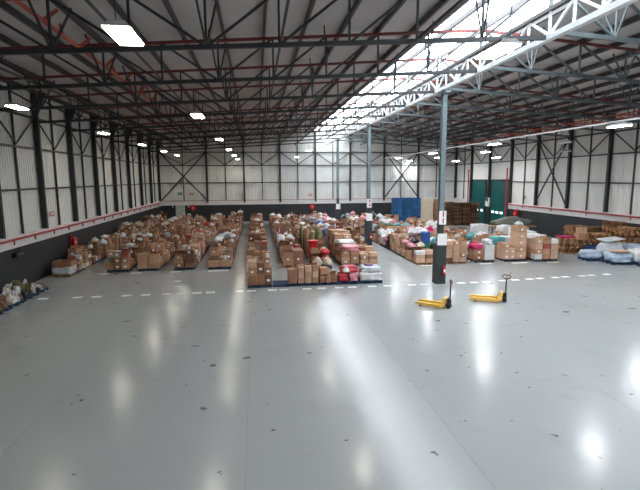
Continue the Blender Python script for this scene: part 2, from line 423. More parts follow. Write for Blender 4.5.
# red sprinkler pipe and orange-red lattice up in the roof
t = thing('sprinkler_main', 'red pipe with short drops running under the roof on the left', 'pipe', (-6.3, 0, 0))
MB().tube([(0, 12, 10.72), (0, 34, 10.72)], .07).build('pipe', ORANGER, t)
for k in range(14): MB().bar((0, 13 + 1.5 * k, 10.72), (.25 * (-1) ** k, 13.5 + 1.5 * k, 11.2), .09, .09).build('drop', ORANGER, t)
t = thing('wind_girder', 'orange-red zigzag bracing under the roof near the right wall', 'bracing', (25, 0, 0))
for xx in (-.8, .8): MB().bar((xx, 15.46, 9.98 - xx * .05), (xx, 55.46, 9.98 - xx * .05), .08, .08).build('rail', ORANGER, t)
for k in range(32): MB().bar((.8 * (-1) ** k, 15.46 + 1.25 * k, 9.98), (-.8 * (-1) ** k, 16.71 + 1.25 * k, 9.98), .06, .06).build('diagonal', ORANGER, t)
# longitudinal ties
for n_, x in enumerate((-8.5, -3.7, .9, 5.4, 14.8, 19.6, 24.3)):
    lab = 'thin dark tie beam running the length of the roof, %s from the %s wall' % ((ORD[n_] if n_ else 'first') if n_ < 4 else ('first', 'second', 'third')[6 - n_], 'left' if n_ < 4 else 'right')
    tag(MB().tube([(x, .46, bz(x) + .12), (x, 65.9, bz(x) + .12)], .045, 6).build('tie_beam', STEEL), lab, 'beam', 'roof tie beams')

# inner columns
def text(body, size, m, parent, loc, rot):
    cu = bpy.data.curves.new('text', 'FONT'); cu.body = body; cu.size = size; cu.extrude = .004; cu.offset = .018; cu.align_x = 'CENTER'; cu.align_y = 'CENTER'
    cu.materials.append(m)
    o = bpy.data.objects.new('lettering', cu); COL.objects.link(o)
    dg = bpy.context.evaluated_depsgraph_get(); me = bpy.data.meshes.new_from_object(o.evaluated_get(dg)); me.name = 'lettering'
    bpy.data.objects.remove(o)
    o = link('lettering', me, parent, loc); o.rotation_euler = rot
    return o
COLS = [(10.15, 24.75), (9.8, 40.2), (9.85, 56.2)]
CL = ['nearest tall steel column, dark guard and white notice, standing by the yellow pallet trucks',
      'middle tall steel column with white notice beside the open aisle', 'farthest tall steel column with small white sign before the dark end wall']
for i, (x, y) in enumerate(COLS):
    t = thing('steel_column', CL[i], 'column', (x, y, 0), group='columns under the ridge girder')
    icol(.26, .30, 0, 10.5, .035).build('shaft', COLM, t)
    MB().box(-.25, .25, -.25, .25, 10.4, 10.5).build('cap_plate', COLM, t)
    mb = MB(); 
    for sgn in (-1, 1): mb.box(-.27, .27, sgn * .27 - .02, sgn * .27 + .02, 0, 2.25); mb.box(sgn * .27 - .02, sgn * .27 + .02, -.27, .27, 0, 2.25)
    mb.build('guard', SHEATH, t)
    icol(.28, .32, 2.25, 3.5, .04).build('painted_section', SHEATH, t)
    n_ = MB().box(-.27, .27, -.33, -.31, 2.2, 2.85).build('notice', PAPER, t)
    if i < 2:
        s_ = MB().box(-.21, .21, -.30, -.28, 3.35, 4.1).build('number_sign', PAPER, t)
        for zz in (3.91, 3.54):
            text('1' if i == 0 else '•', .38 if i == 0 else .5, RED, s_, (.03, -.305, zz), (math.pi / 2, 0, 0))
        e = MB().tube([(0, 0, .0), (0, 0, .42), (0, 0, .5)], [.10, .10, .04], 10).build('extinguisher', RED, t, True, (.12, -.40, .55))
        MB().tube([(0, 0, .5), (0, 0, .58)], .03, 6).build('valve', BLACK, e)
        MB().box(-.06, .06, -.115, -.10, .15, .32).build('sticker', PAPER, e)
# ------------------------------------------------------------------ wall fittings
def red_pipe(name, pts, brackets, label):
    t = thing(name, label, 'pipe', (0, 0, 0), group='fire mains above the dado')
    MB().tube(pts, .065, 8).build('pipe', REDP, t)
    for p, d in brackets: 
        MB().bar((p[0], p[1], p[2] - .28), (p[0], p[1], p[2]), .06, .06).build('bracket', REDP, t)
red_pipe('fire_main', [(XL + .2, YF + .5, 2.78), (XL + .2, YB - .5, 2.78)], [((XL + .2, f + o, 2.78), 0) for f in FR if f > 10 for o in (1.0, 3.4)], 'red fire main pipe along the left wall on the white band')
red_pipe('fire_main', [(XR - .2, YF + .5, 2.82), (XR - .2, 50.6, 2.82)], [((XR - .2, f + 2.2, 2.82), 0) for f in FR if 10 < f < 48], 'red fire main pipe along the right wall on the white band')
tag(MB().box(XL + .3, XR - 6, YB - .14, YB - .08, 2.92, 3.0).build('cable_tray', mat('pink_brown', (.40, .20, .18), .6)), 'thin reddish conduit along the top of the far white band', 'conduit')
def hose_reel(loc, axis, label):
    t = thing('fire_hose_reel', label, 'hose reel', loc, axis, 'fire hose reels')
    mb = MB()
    k = 16
    mb.tube([(0, 0, 0), (0, -.05, 0)], .36, k); mb.tube([(0, -.22, 0), (0, -.26, 0)], .36, k); mb.build('drum', RED, t)
    MB().tube([(0, -.05, 0), (0, -.22, 0)], .26, k).build('hose', BLACK, t)
    MB().tube([(0, -.26, 0), (0, -.30, 0)], .07, 10).build('hub', PAPER, t)
    MB().bar((0, .05, -.5), (0, .05, .5), .1, .1).build('wall_bracket', RED, t)
    return t
hose_reel((XL + .12, 34.35, 1.6), math.pi / 2, 'red fire hose reel on the left charcoal wall')
hose_reel((-8.66, YB - .2, 2.0), 0, 'red fire hose reel on the far wall beside the pale door')
hose_reel((7.86, YB - .2, 1.95), 0, 'red fire hose reel in the middle of the far wall')
hose_reel((XR - .2, 48.7, 1.9), -math.pi / 2, 'red fire hose reel on the right wall next to the green doors')
t = thing('junction_box', 'black box fitting low on the left charcoal wall near the front', 'wall fitting', (XL, 26.95, 1.85))
MB().box(0, .22, -.45, .45, 0, .22).build('housing', BLACK, t); MB().tube([(.1, .2, .22), (.1, .2, .45)], .03).build('conduit', BLACK, t)
MB().box(.22, .25, -.3, .3, .05, .17).build('cover', STEEL_MID, t)
def wall_sign(loc, w, h, m, rz, label, cat='sign', motif=None):
    t = thing('wall_sign', label, cat, loc, rz, 'safety signs on the walls')
    MB().box(-w / 2, w / 2, -.02, 0, -h / 2, h / 2).build('plate', m, t)
    if motif: MB().box(-w * .35, w * .35, -.025, -.02, -h * .12, h * .12).build('symbol', motif, t)
wall_sign((-10.32, YB - .14, 3.95), .62, .34, SIGNGREEN, 0, 'green exit sign above the pale door', motif=PAPER)
wall_sign((-8.75, YB - .14, 3.9), .55, .3, SIGNPINK, 0, 'faded red sign above the far hose reel by the door', motif=PAPER)
wall_sign((7.6, YB - .14, 3.6), .55, .3, SIGNPINK, 0, 'faded red sign above the middle hose reel', motif=PAPER)
wall_sign((XL + .02, 31.85, 3.78), .6, .28, SIGNPINK, math.pi / 2, 'faded red sign on the left wall sheeting', motif=PAPER)
wall_sign((XR - .02, 47.6, 3.7), .3, .4, mat('dull_sign', (.25, .25, .24), .6), -math.pi / 2, 'small grey sign on the right wall sheeting')
for x, l in ((-11.35, 'left'), (-9.25, 'right')):
    t = thing('bulkhead_light', 'small pale bulkhead light just %s of the pale door' % l, 'wall light', (x, YB, 2.2), 0, 'bulkhead lights')
    MB().tube([(0, 0, 0), (0, -.08, 0)], .13, 10).build('base', STEEL_MID, t); MB().tube([(0, -.08, 0), (0, -.16, 0)], [.11, .06], 10).build('lens', WHITE, t)
# ceiling lamps
HOUS = MB().hexa([(-.24, -.56, 0), (.24, -.56, 0), (.24, .56, 0), (-.24, .56, 0), (-.14, -.46, .12), (.14, -.46, .12), (.14, .46, .12), (-.14, .46, .12)]).mesh('housing', mat('lamp_housing', (.5, .5, .5), .5))
DIFM = MB().box(-.21, .21, -.53, .53, -.035, -.005).mesh('diffuser', DIFF)
UNLIT = [(21.7, 31), (26.0, 37)]
DIFU = MB().box(-.21, .21, -.53, .53, -.035, -.005).mesh('diffuser', WHITE)
DIFC = MB().box(-.21, .21, -.53, .53, -.035, -.005).mesh('diffuser', DIFF_COOL)
LX = [(-9.7, 8.9, [9.5, 21.4, 32.6, 43, 52.8, 61.5], 'first line from left wall'), (-2.3, 8.5, [9.3, 20.3, 31.9, 43.2, 53.5, 63.5], 'second line from left wall'), (5.0, 8.5, [9.5, 21.1, 32.4, 44, 57.5], 'third line from left wall'),
      (17.2, 8.3, [9, 20.6, 32.4, 44.4, 55.5], 'first line right of columns'), (21.7, 8.3, [9, 20, 31, 42.5, 54.2, 65], 'second line right of columns'), (26.0, 8.05, [9, 18, 27.5, 37, 48.5, 58.9], 'line by the right wall')]
for x, z, ys_, nm in LX:
    for i, y in enumerate(ys_):
        t = thing('ceiling_lamp', '%s rectangular white ceiling lamp, %s from the front in the %s' % ('unlit' if (x, y) in UNLIT else 'lit', ('first', *ORD[1:])[i], nm), 'lamp', (x, y, z), 0, 'hanging hall lamps')
        link('housing', HOUS, t); link('diffuser', DIFU if (x, y) in UNLIT else DIFC if x > 10 else DIFM, t)
        zt = min(bz(x), roof_z(x) - .3)
        for dy in (-.5, .5): MB().bar((0, dy, .12), (0, dy, zt - z), .015, .015).build('suspension_wire', STEEL, t)
tag(MB().tube([(17.2, 6, 8.52), (17.2, 62, 8.52)], .05, 6).build('lamp_conduit', WHITE_STEEL), 'long white conduit carrying a line of lamps right of the columns', 'conduit')

# ------------------------------------------------------------------ pallets, boxes, bags
PH = .145
def pallet_meshes(w, d, m, tag_):
    top = MB(); n = 7; bw = d / n * .72
    for i in range(n):
        y0 = -d / 2 + i * (d - bw) / (n - 1); top.box(-w / 2, w / 2, y0, y0 + bw, PH - .022, PH)
    bl = MB()
    for sx in (-1, 0, 1):
        for sy in (-1, 0, 1):
            cx, cy = sx * (w / 2 - .06), sy * (d / 2 - .06)
            bl.box(cx - .06, cx + .06, cy - .06, cy + .06, .022, PH - .045)
        bl.box(sx * (w / 2 - .06) - .05, sx * (w / 2 - .06) + .05, -d / 2, d / 2, PH - .045, PH - .022)
    bt = MB()
    for sy in (-1, 0, 1): bt.box(-w / 2, w / 2, sy * (d / 2 - .06) - .06, sy * (d / 2 - .06) + .06, 0, .022)
    one = MB()
    for q in (top, bl, bt):
        k = len(one.v); one.v += q.v; one.f += [tuple(i + k for i in f) for f in q.f]; one.m += q.m
    return top.mesh('deck', m), bl.mesh('bearers', m), bt.mesh('base_boards', m), one.mesh('pallet', m)
PCACHE = {}
DKW = mat('dark_wood', (.115, .055, .03), .75, var=.3, scale=4, rnd=.3)
FARP = MB(); DKW2 = mat('mid_wood', (.23, .11, .055), .75, var=.3, scale=4); FARM = [BLUEP, BLACKP, WOODP, DKW, DKW2]
def pallet(x, y, w, d, m, label, group, far=False, z=0., rz=0.):
    key = (round(w, 2), round(d, 2), m.name)
    if key not in PCACHE: PCACHE[key] = pallet_meshes(w, d, m, '')
    a, b, c, one = PCACHE[key]
    if far:
        mi = FARM.index(m); k = len(FARP.v)
        FARP.v += [(q.co.x + x, q.co.y + y, q.co.z + z) for q in one.vertices]
        FARP.f += [tuple(v_ + k for v_ in f.vertices) for f in one.polygons]; FARP.m += [mi] * len(one.polygons)
        return
    t = thing('pallet', label, 'pallet', (x, y, z), rz, group)
    link('deck', a, t); link('bearers', b, t); link('base_boards', c, t)
    return t

BOXES = []       # records; the largest 290 become objects, the rest one joined object
def rec(x, y, z, w, d, h, k, rowp, pos, expo, rz=0., opened=False, lab=False):
    Z = y * .99 + x * .13
    BOXES.append(dict(x=x, y=y, z=z, w=w, d=d, h=h, k=k, rowp=rowp, pos=pos, rz=rz, opened=opened, lab=lab, score=expo / (Z * Z)))
BCACHE = {}
def box_meshes(w, d, h, k, opened):
    key = (round(w, 2), round(d, 2), round(h, 2), k, opened)
    if key in BCACHE: return BCACHE[key]
    m = WBOX if k == 9 else KRAFT[k]
    mb = MB(); e = .006
    if not opened:
        mb.box(-w / 2, w / 2, -d / 2, d / 2, 0, h - e)
        mb.box(-w / 2, w / 2, -d / 2, -.006, h - e, h); mb.box(-w / 2, w / 2, .006, d / 2, h - e, h)
        fl = None
        tp = MB().box(-w / 2 - .002, w / 2 + .002, -.03, .03, h, h + .003).box(-w / 2 - .003, -w / 2 + 0, -.03, .03, h - .09, h).box(w / 2, w / 2 + .003, -.03, .03, h - .09, h).mesh('tape', TAPE if k != 9 else PAPER)
    else:
        t = .008; hb = h
        mb.box(-w / 2, w / 2, -d / 2, -d / 2 + t, 0, hb); mb.box(-w / 2, w / 2, d / 2 - t, d / 2, 0, hb)
        mb.box(-w / 2, -w / 2 + t, -d / 2 + t, d / 2 - t, 0, hb); mb.box(w / 2 - t, w / 2, -d / 2 + t, d / 2 - t, 0, hb); mb.box(-w / 2 + t, w / 2 - t, -d / 2 + t, d / 2 - t, 0, hb * .7)
        f = MB(); L = min(w, d) * .42
        f.hexa([(-w / 2, -d / 2, h), (w / 2, -d / 2, h), (w / 2, -d / 2 + .006, h + .006), (-w / 2, -d / 2 + .006, h + .006),
                (-w / 2, -d / 2 - L * .75, h + L * .45), (w / 2, -d / 2 - L * .75, h + L * .45), (w / 2, -d / 2 - L * .75 + .006, h + L * .45 + .006), (-w / 2, -d / 2 - L * .75 + .006, h + L * .45 + .006)])
        f2 = MB().hexa([(-w / 2, d / 2, h), (w / 2, d / 2, h), (w / 2, d / 2 - .006, h + .006), (-w / 2, d / 2 - .006, h + .006),
                (-w / 2, d / 2 - L * .1, h + L * .9), (w / 2, d / 2 - L * .1, h + L * .9), (w / 2, d / 2 - L * .1 - .006, h + L * .9), (-w / 2, d / 2 - L * .1 - .006, h + L * .9)])
        fl = (f.mesh('flap', m), f2.mesh('flap', m)); tp = None
    lb = MB().box(-.08, .08, -d / 2 - .004, -d / 2, h * .35, h * .35 + .12).mesh('shipping_label', PAPER)
    BCACHE[key] = (mb.mesh('cardboard_box', m), tp, fl, lb)
    return BCACHE[key]

LAYN = ['bottom', 'second', 'third', 'fourth', 'fifth', 'sixth', 'seventh', 'eighth', 'ninth', 'tenth']
def load_boxes(x, y, w, d, H, rowp, rnd, left_open, right_open, first, nx=None, ny=None, cols=None, z0=PH, rag=1):
    nx = nx or rnd.choice([2, 3, 3, 4]); ny = ny or rnd.choice([2, 3, 3])
    hh = rnd.choice([.24, .28, .32, .36, .42])
    nl = max(1, round((H - z0) / hh)); hh = (H - z0) / nl
    base = cols if cols is not None else rnd.choice([[0], [1], [4], [3], [5], [0, 1, 5], [0, 3], [3, 5], [1, 2], [0, 2, 4]])
    tops = {}
    cw, cd = w / nx, d / ny
    for i in range(nx):
        for j in range(ny):
            tops[i, j] = max(1, nl - (rnd.choice([0, 0, 0, 1, 1, 2, 2, 3]) if rag else 0))
    for i in range(nx):
        for j in range(ny):
            for l in range(tops[i, j]):
                k = rnd.choice(base) if rnd.random() < .78 else rnd.choice([0, 1, 2, 3, 5, 9, 6, 7])
                istop = l == tops[i, j] - 1
                ex = (cw * cd * .45 if istop else 0)
                if j == 0: ex += cw * hh * (1 if first else (.5 if l == nl - 1 else 0))
                elif l >= tops[i, 0]: ex += cw * hh * .8
                if (x < 0 and i == nx - 1 and right_open) or (x > 0 and i == 0 and left_open): ex += cd * hh * min(1, abs(x) / y * 2)
                if x < 0 and i < nx - 1 and l >= tops[i + 1, j] or x > 0 and i > 0 and l >= tops[i - 1, j]: ex += cd * hh * .3
                px = {1: ['single'], 2: ['left', 'right'], 3: ['left', 'middle', 'right'], 4: ['left', 'inner left', 'inner right', 'right']}[nx]
                py = {1: ['single'], 2: ['front', 'back'], 3: ['front', 'centre', 'back']}[ny]
                p_ = '%s %s, %s layer' % (py[j], px[i], LAYN[l])
                rec(x - w / 2 + (i + .5) * cw, y - d / 2 + (j + .5) * cd, z0 + l * hh, round(cw - rnd.choice([.04, .06, .08]), 2), round(cd - .05, 2), round(hh - (rnd.choice([.004, .04, .08]) if istop else .004), 3), k, rowp, p_.strip(), ex,
                    rnd.uniform(-.02, .02) * (3 if istop else 1), istop and rnd.random() < .2, rnd.random() < .28)
    for i in range(nx):
        for j in range(ny):
            if rag and rnd.random() < .3:
                lw, ld, lh = cw * rnd.uniform(.45, .75), cd * rnd.uniform(.45, .75), rnd.choice([.1, .16, .22])
                rec(x - w / 2 + (i + .5) * cw, y - d / 2 + (j + .5) * cd, z0 + tops[i, j] * hh, round(lw, 2), round(ld, 2), lh, rnd.choice([3, 5, 0, 9, 1, 7, 3]), rowp, 'loose on top at %s %s' % (py_(ny)[j], px_w(nx)[i]), lw * ld * .5 + lw * lh * .6,
                    rnd.uniform(-.6, .6), False, False)
                tops[i, j] += lh / hh
    return z0 + nl * hh, {q: z0 + t * hh for q, t in tops.items()}
def px_w(n): return {1: ['single'], 2: ['left', 'right'], 3: ['left', 'middle', 'right'], 4: ['left', 'inner left', 'inner right', 'right']}[n]
def py_(n): return {1: ['single'], 2: ['front', 'back'], 3: ['front', 'centre', 'back']}[n]
SEED = [100]
def bag(x, y, z, sx, sy, sz, colour, label, group, name='plastic_bag', cat='bag', pinch=.6, knot=True, rnd=.75, n=6, amp=.10, rz=0., smooth=True):
    SEED[0] += 1
    t = thing(name, label, cat, (x, y, z), rz, group)
    MB().lump(sx, sy, sz, SEED[0], n, rnd, amp, pinch=pinch).build('body', PLASTIC[colour], t, smooth)
    if knot: MB().tube([(0, 0, sz * .88), (.02, 0, sz * 1.0), (.05, .01, sz * 1.12)], [.05, .03, .07], 6).build('knot', PLASTIC[colour], t, True)
    return t

ROWS = [  # X0, X1, first Y, last Y, words, left aisle, right aisle
    (-12.55, -11.4, 29.9, 62, 'row along the left wall', 0, 1),
    (-9.68, -8.25, 31.0, 63, 'second row from left wall', 1, 1),
    (-7.76, -6.36, 31.1, 63, 'third row from left wall', 1, 1),
    (-5.48, -4.10, 31.1, 63, 'fourth row from left wall', 1, 1),
    (-3.27, -1.72, 30.95, 63, 'fifth row from left wall', 1, 1),
    (-.72, .72, 27.0, 63, 'sixth row from left wall', 1, 1),
    (1.62, 3.12, 30.8, 62, 'seventh row from left wall', 1, 0),
    (3.60, 4.95, 29.9, 63, 'eighth row from left wall', 0, 1),
    (5.60, 6.88, 30.7, 62, 'ninth row from left wall', 1, 0),
    (6.95, 8.20, 30.7, 62, 'tenth row from left wall', 0, 1),
    (10.72, 12.10, 30.2, 60, 'first row right of columns', 1, 0),
    (12.85, 14.38, 30.2, 58, 'second row right of columns', 0, 1),
    (15.0, 16.55, 30.4, 57, 'third row right of columns', 1, 1),
    (17.28, 18.98, 30.4, 53, 'fourth row right of columns', 1, 1),
    (19.42, 21.18, 30.1, 39.2, 'fifth row right of columns', 1, 1),
]
# what stands on the pallets nearest the camera: (row, index) -> (height, kind, extra)
SPEC = {(0, 0): ('wrap', .6), (0, 1): ('boxes', 1.0), (0, 2): ('boxes', 1.35), (0, 3): ('boxes', 1.35), (0, 4): ('boxes', 1.2),
        (1, 0): ('boxes', 1.35), (1, 1): ('boxes', 1.15), (2, 0): ('boxes', 1.2), (2, 1): ('boxes', 1.55), (3, 0): ('boxes', 1.3), (3, 1): ('boxes', 1.45),
        (4, 0): ('boxes', .98), (4, 1): ('boxes', 1.1), (4, 2): ('boxes', 1.15), (5, 0): ('boxes', 1.35), (5, 1): ('boxes', 1.55), (5, 2): ('boxes', 1.3),
        (6, 0): ('open', 1.25), (6, 1): ('boxes', 1.1), (6, 2): ('bags', .9), (6, 3): ('boxes', 1.2), (6, 4): ('boxes', 1.3), (6, 5): ('bags', 1.2), (6, 6): ('bags', 1.25),
        (7, 0): ('bags', .75), (7, 1): ('bags', 1.15), (7, 2): ('drum', 1.5), (7, 3): ('boxes', 1.4), (7, 4): ('rolls', 2.1), (7, 5): ('rolls', 2.1), (7, 6): ('rolls', 2.2), (7, 7): ('rolls', 2.1),
        (8, 0): ('wrapbox', 1.3), (8, 1): ('wrapbox', 1.5), (8, 2): ('boxes', 1.85), (8, 3): ('boxes', 2.0), (8, 4): ('boxes', 1.95), (8, 5): ('bags', 1.9), (8, 6): ('bags', 1.9),
        (9, 0): ('boxes', .85), (9, 1): ('boxes', 1.1), (9, 2): ('boxes', 1.25), (9, 3): ('boxes', 1.3), (9, 4): ('boxes', 1.9), (9, 5): ('boxes', 1.9),
        (10, 0): ('boxes', .98), (10, 1): ('mixed', 1.1), (10, 2): ('mixed', 1.15), (10, 3): ('boxes', 1.2),
        (11, 0): ('boxes', 1.6), (11, 1): ('boxes', 1.3), (12, 0): ('pinkwhite', 1.1), (12, 1): ('bags', 1.2), (12, 2): ('mixed', 1.2),
        (13, 0): ('tower', 2.5), (13, 1): ('teal', 1.7), (13, 2): ('boxes', 1.6), (14, 0): ('boxes', 1.62), (14, 1): ('wrap', 1.75), (14, 2): ('wrap', 1.85), (14, 3): ('boxes', 1.5)}
BAGC = {0: ['white', 'cream', 'brown'], 1: ['white', 'cream', 'clear'], 2: ['white', 'grey', 'cream'], 3: ['white', 'red', 'clear'], 4: ['white', 'clear', 'grey'],
        5: ['brown', 'white', 'cream'], 6: ['white', 'clear', 'pale blue'], 7: ['brown', 'cream', 'red', 'white'], 8: ['pale blue', 'white', 'blue'], 9: ['white', 'pink', 'cream'],
        10: ['white', 'cream', 'pink', 'grey', 'black'], 11: ['white', 'pink', 'teal', 'clear', 'green'], 12: ['magenta', 'white', 'pink'], 13: ['teal', 'white'], 14: ['clear', 'white']}
XO = ['left', 'right']
bagcount = 0
for ri, (x0, x1, ya, yb, rw, lo, ro) in enumerate(ROWS):
    y = ya; i = 0; w = x1 - x0; x = (x0 + x1) / 2
    while y + 1.2 < yb:
        rnd = random.Random(ri * 100 + i)
        d = 1.15
        far = y > 40
        yc = y + d / 2
        # keep clear of the inner columns
        rowp = '%s pallet, %s' % (ORD[i], rw)
        pm = BLACKP if ri in (12, 13, 14) and i == 0 else BLUEP if rnd.random() < .75 else WOODP
        xj = x + rnd.uniform(-.02, .02)
        pallet(xj, yc, round(w - .1, 2), d, pm, '%s pallet under its load, %s' % ({'blue_pallet': 'blue', 'black_pallet': 'black', 'raw_wood': 'wooden'}[pm.name], rowp.replace(' pallet,', ' in')), 'pallets under the goods in rows', far)
        kind, H = SPEC.get((ri, i), (None, None))
        if kind is None:
            H = rnd.uniform(1.0, 1.75)
            p = rnd.random()
            if ri >= 10: kind = 'mixed' if p < .62 else 'boxes' if p < .85 else 'bags'
            elif ri in (6, 7, 8): kind = 'boxes' if p < .6 else 'mixed' if p < .85 else 'bags'
            else: kind = 'boxes' if p < .78 else 'mixed'
        g = 'bags on the pallets'
        first = i == 0
        if kind in ('boxes', 'open', 'mixed'):
            Hb = H if kind != 'mixed' else max(.6, H - .35)
            kw = {}
            if kind == 'open': kw = dict(nx=1, ny=1, cols=[0], rag=0)
            if (ri, i) in ((9, 0), (9, 1), (10, 0)): kw = dict(nx=2, ny=2, cols=[3, 0], rag=0)
            if (ri, i) in ((14, 0), (11, 0)): kw = dict(nx=3, ny=2, cols=[3, 5], rag=0)  # pale krafts on the right rows carry the stronger light there in their colour
            if ri == 8 and i in (2, 3, 4): kw = dict(nx=2, ny=2, cols=[5, 3], rag=0)
            if ri >= 10 and 'cols' not in kw: kw = dict(cols=[3, 5, 3, 0])  # right rows get paler krafts: brighter light there put into the carton colour
            if kind == 'open':
                for q in range(2):
                    rec(xj - w * .23 + q * w * .46, yc, PH, round(w * .45, 2), 1.05, .95, [0, 4][q], rowp, '%s half' % XO[q], 2, 0, q == 0, True)
                tp_ = {}
                top = 1.1
            else:
                top, tp_ = load_boxes(xj, yc, w, d, Hb, rowp, rnd, lo, ro, first, **kw)
            if kind == 'mixed' and bagcount < 295:
                for q in range(2):
                    c = rnd.choice(BAGC[ri]); sx = w * .46
                    zt = max([tp_[k_] for k_ in tp_ if (k_[0] < max(a for a, _ in tp_) / 2 + .01) == (q == 0)] or [top])
                    bag(xj + (q - .5) * w * .5, yc + rnd.uniform(-.1, .1), zt, sx, .75, rnd.uniform(.3, .5), c, '%s bag atop boxes, %s side, %s' % (c, XO[q], rowp), g, rz=rnd.uniform(-.2, .2)); bagcount += 1
            elif kind == 'boxes' and rnd.random() < .22 and bagcount < 295 and (ri, i) not in SPEC:
                c = rnd.choice(BAGC[ri])
                bag(xj, yc, top, w * .5, .6, rnd.uniform(.22, .35), c, '%s bag lying on the box stack, %s' % (c, rowp), g, pinch=.3, rz=rnd.uniform(-.5, .5)); bagcount += 1
        elif kind == 'bags':
            hb = H - PH; n_l = 2 if hb > .7 else 1
            for l in range(n_l):
                for q in range(4):
                    c = rnd.choice(BAGC[ri]); fx, fy = q % 2, q // 2
                    if (ri, i) == (7, 0) and l == 0 and q == 1: c = 'cream'
                    bag(xj + (fx - .5) * w * .5, yc + (fy - .5) * .58, PH + l * hb / n_l, w * .49, .56, hb / n_l * rnd.uniform(.88, 1.0), c,
                        '%s bag, %s %s, %s layer, %s' % (c, ['front', 'back'][fy], XO[fx], LAYN[l], rowp), g, pinch=.45, knot=rnd.random() < .5); bagcount += 1
        elif kind == 'wrap':
            c = 'clear' if ri == 0 else 'white'
            bag(xj, yc, PH, w, d, H - PH, c, '%s plastic-wrapped load on the %s' % ('clear' if ri == 0 else 'white', rowp), 'plastic-wrapped pallet loads', 'wrapped_load', 'pallet load', 0, False, .18, 6, .03)
            if ri == 0:
                for q in range(2): rec(xj + (q - .5) * w * .5, yc + .05, H + .01, round(w * .46, 2), .9, .32, [1, 4][q], rowp, '%s side, on clear wrap' % XO[q], 2, 0, q == 1, False)
        elif kind == 'wrapbox':
            top, _ = load_boxes(xj, yc, w, d, H - .3, rowp, rnd, lo, ro, first, nx=2, ny=2, cols=[3, 0], rag=0)
            bag(xj, yc, top, w * .96, d * .95, .36, ['pink', 'white'][i], '%s plastic sheet bundle over boxes of the %s' % (['pink', 'white'][i], rowp), 'plastic bundles', 'plastic_bundle', 'bundle', .1, False, .35, 7, .09)
        elif kind == 'drum':
            t = thing('red_drum', 'tall red bin standing among sacks in the eighth row', 'bin', (xj - .3, yc, PH))
            MB().tube([(0, 0, 0), (0, 0, .1), (0, 0, 1.2), (0, 0, 1.3)], [.27, .31, .35, .37], 14).build('body', RED, t); MB().tube([(0, 0, 1.3), (0, 0, 1.36)], [.39, .36], 14).build('lid', RED, t)
            bag(xj + .36, yc, PH, .6, .9, .85, 'brown', 'brown sack beside the tall red bin, eighth row', g)
        elif kind == 'rolls':
            for q in range(6):
                rx, ry = xj - w / 2 + .2 + (q % 3) * (w - .4) / 2, yc - .3 + (q // 3) * .55
                c = ['olive', 'brown', 'cream', 'olive', 'brown', 'olive'][(q + i) % 6]; hh = rnd.uniform(1.55, 1.95)
                t = thing('fabric_roll', '%s standing roll, %s %s, %s' % (c, ['front', 'back'][q // 3], ['left', 'middle', 'right'][q % 3], rowp), 'roll', (rx, ry, PH), 0, 'rolls standing on end')
                MB().tube([(0, 0, 0), (0, 0, hh)], .19, 12).build('wound_cloth', PLASTIC[c], t, True); MB().tube([(0, 0, hh - .05), (0, 0, hh + .04)], .05, 8).build('core', KRAFT[0], t)
        elif kind == 'pinkwhite':
            rec(xj + w * .25, yc, PH, w * .45, 1.05, 1.05, 9, rowp, 'right side', 3, 0, False, False)
            for q in range(2): rec(xj - w * .25 - .0, yc, PH + q * .38, round(w * .44, 2), 1.0, .37, [1, 0][q], rowp, 'left side, %s layer' % LAYN[q], 2, 0, False, True)
            for q in range(3):
                bag(xj - w * .28, yc - .33 + q * .33, PH + .77, .72, .30, .34, 'magenta', 'magenta packet, %s one, left on the %s' % (['front', 'middle', 'back'][q], rowp), 'magenta packets', 'soft_packet', 'packet', 0, False, .3)
            bag(xj + w * .25, yc, PH + 1.05, .62, .9, .4, 'clear', 'clear plastic bundle on the tall white box', g, 'plastic_bundle', 'bundle', .2, False, .5)
        elif kind == 'tower':
            for l in range(5): rec(xj + w * .27, yc, PH + l * .47, round(w * .42, 2), .95, .46, [3, 5, 3, 3, 5][l], rowp, 'right tower, %s layer' % LAYN[l], 2.5, rnd.uniform(-.04, .04), False, True)  # pale krafts again, brightness of the right side painted in
            for q in range(2):
                for l in range(2 if q else 3): rec(xj - w * (.38 - .26 * q), yc - .0, PH + l * .38, round(w * .25, 2), 1.0, .375, [3, 3, 5][l], rowp, '%s stack, %s layer' % (['left', 'middle'][q], LAYN[l]), 2, 0, False, True)  # same paler krafts, right-side light put into the colour
            bag(xj + w * .27, yc, PH + 2.35, .6, .6, .3, 'clear', 'clear plastic bag on top of the tall box tower', g)
        elif kind == 'teal':
            for q in range(2):
                rec(xj + (q - .5) * w * .5, yc, PH, round(w * .48, 2), 1.1, .8, 0, rowp, '%s base' % XO[q], .6)
                bag(xj + (q - .5) * w * .5, yc, PH + .8, w * .47, 1.0, .62, ['teal', 'white'][q], '%s wrapped carton behind the box tower' % ['teal', 'white'][q], 'wrapped cartons', 'wrapped_carton', 'carton', 0, False, .1, 4, .02)
        y += d + rnd.uniform(.12, .25); i += 1

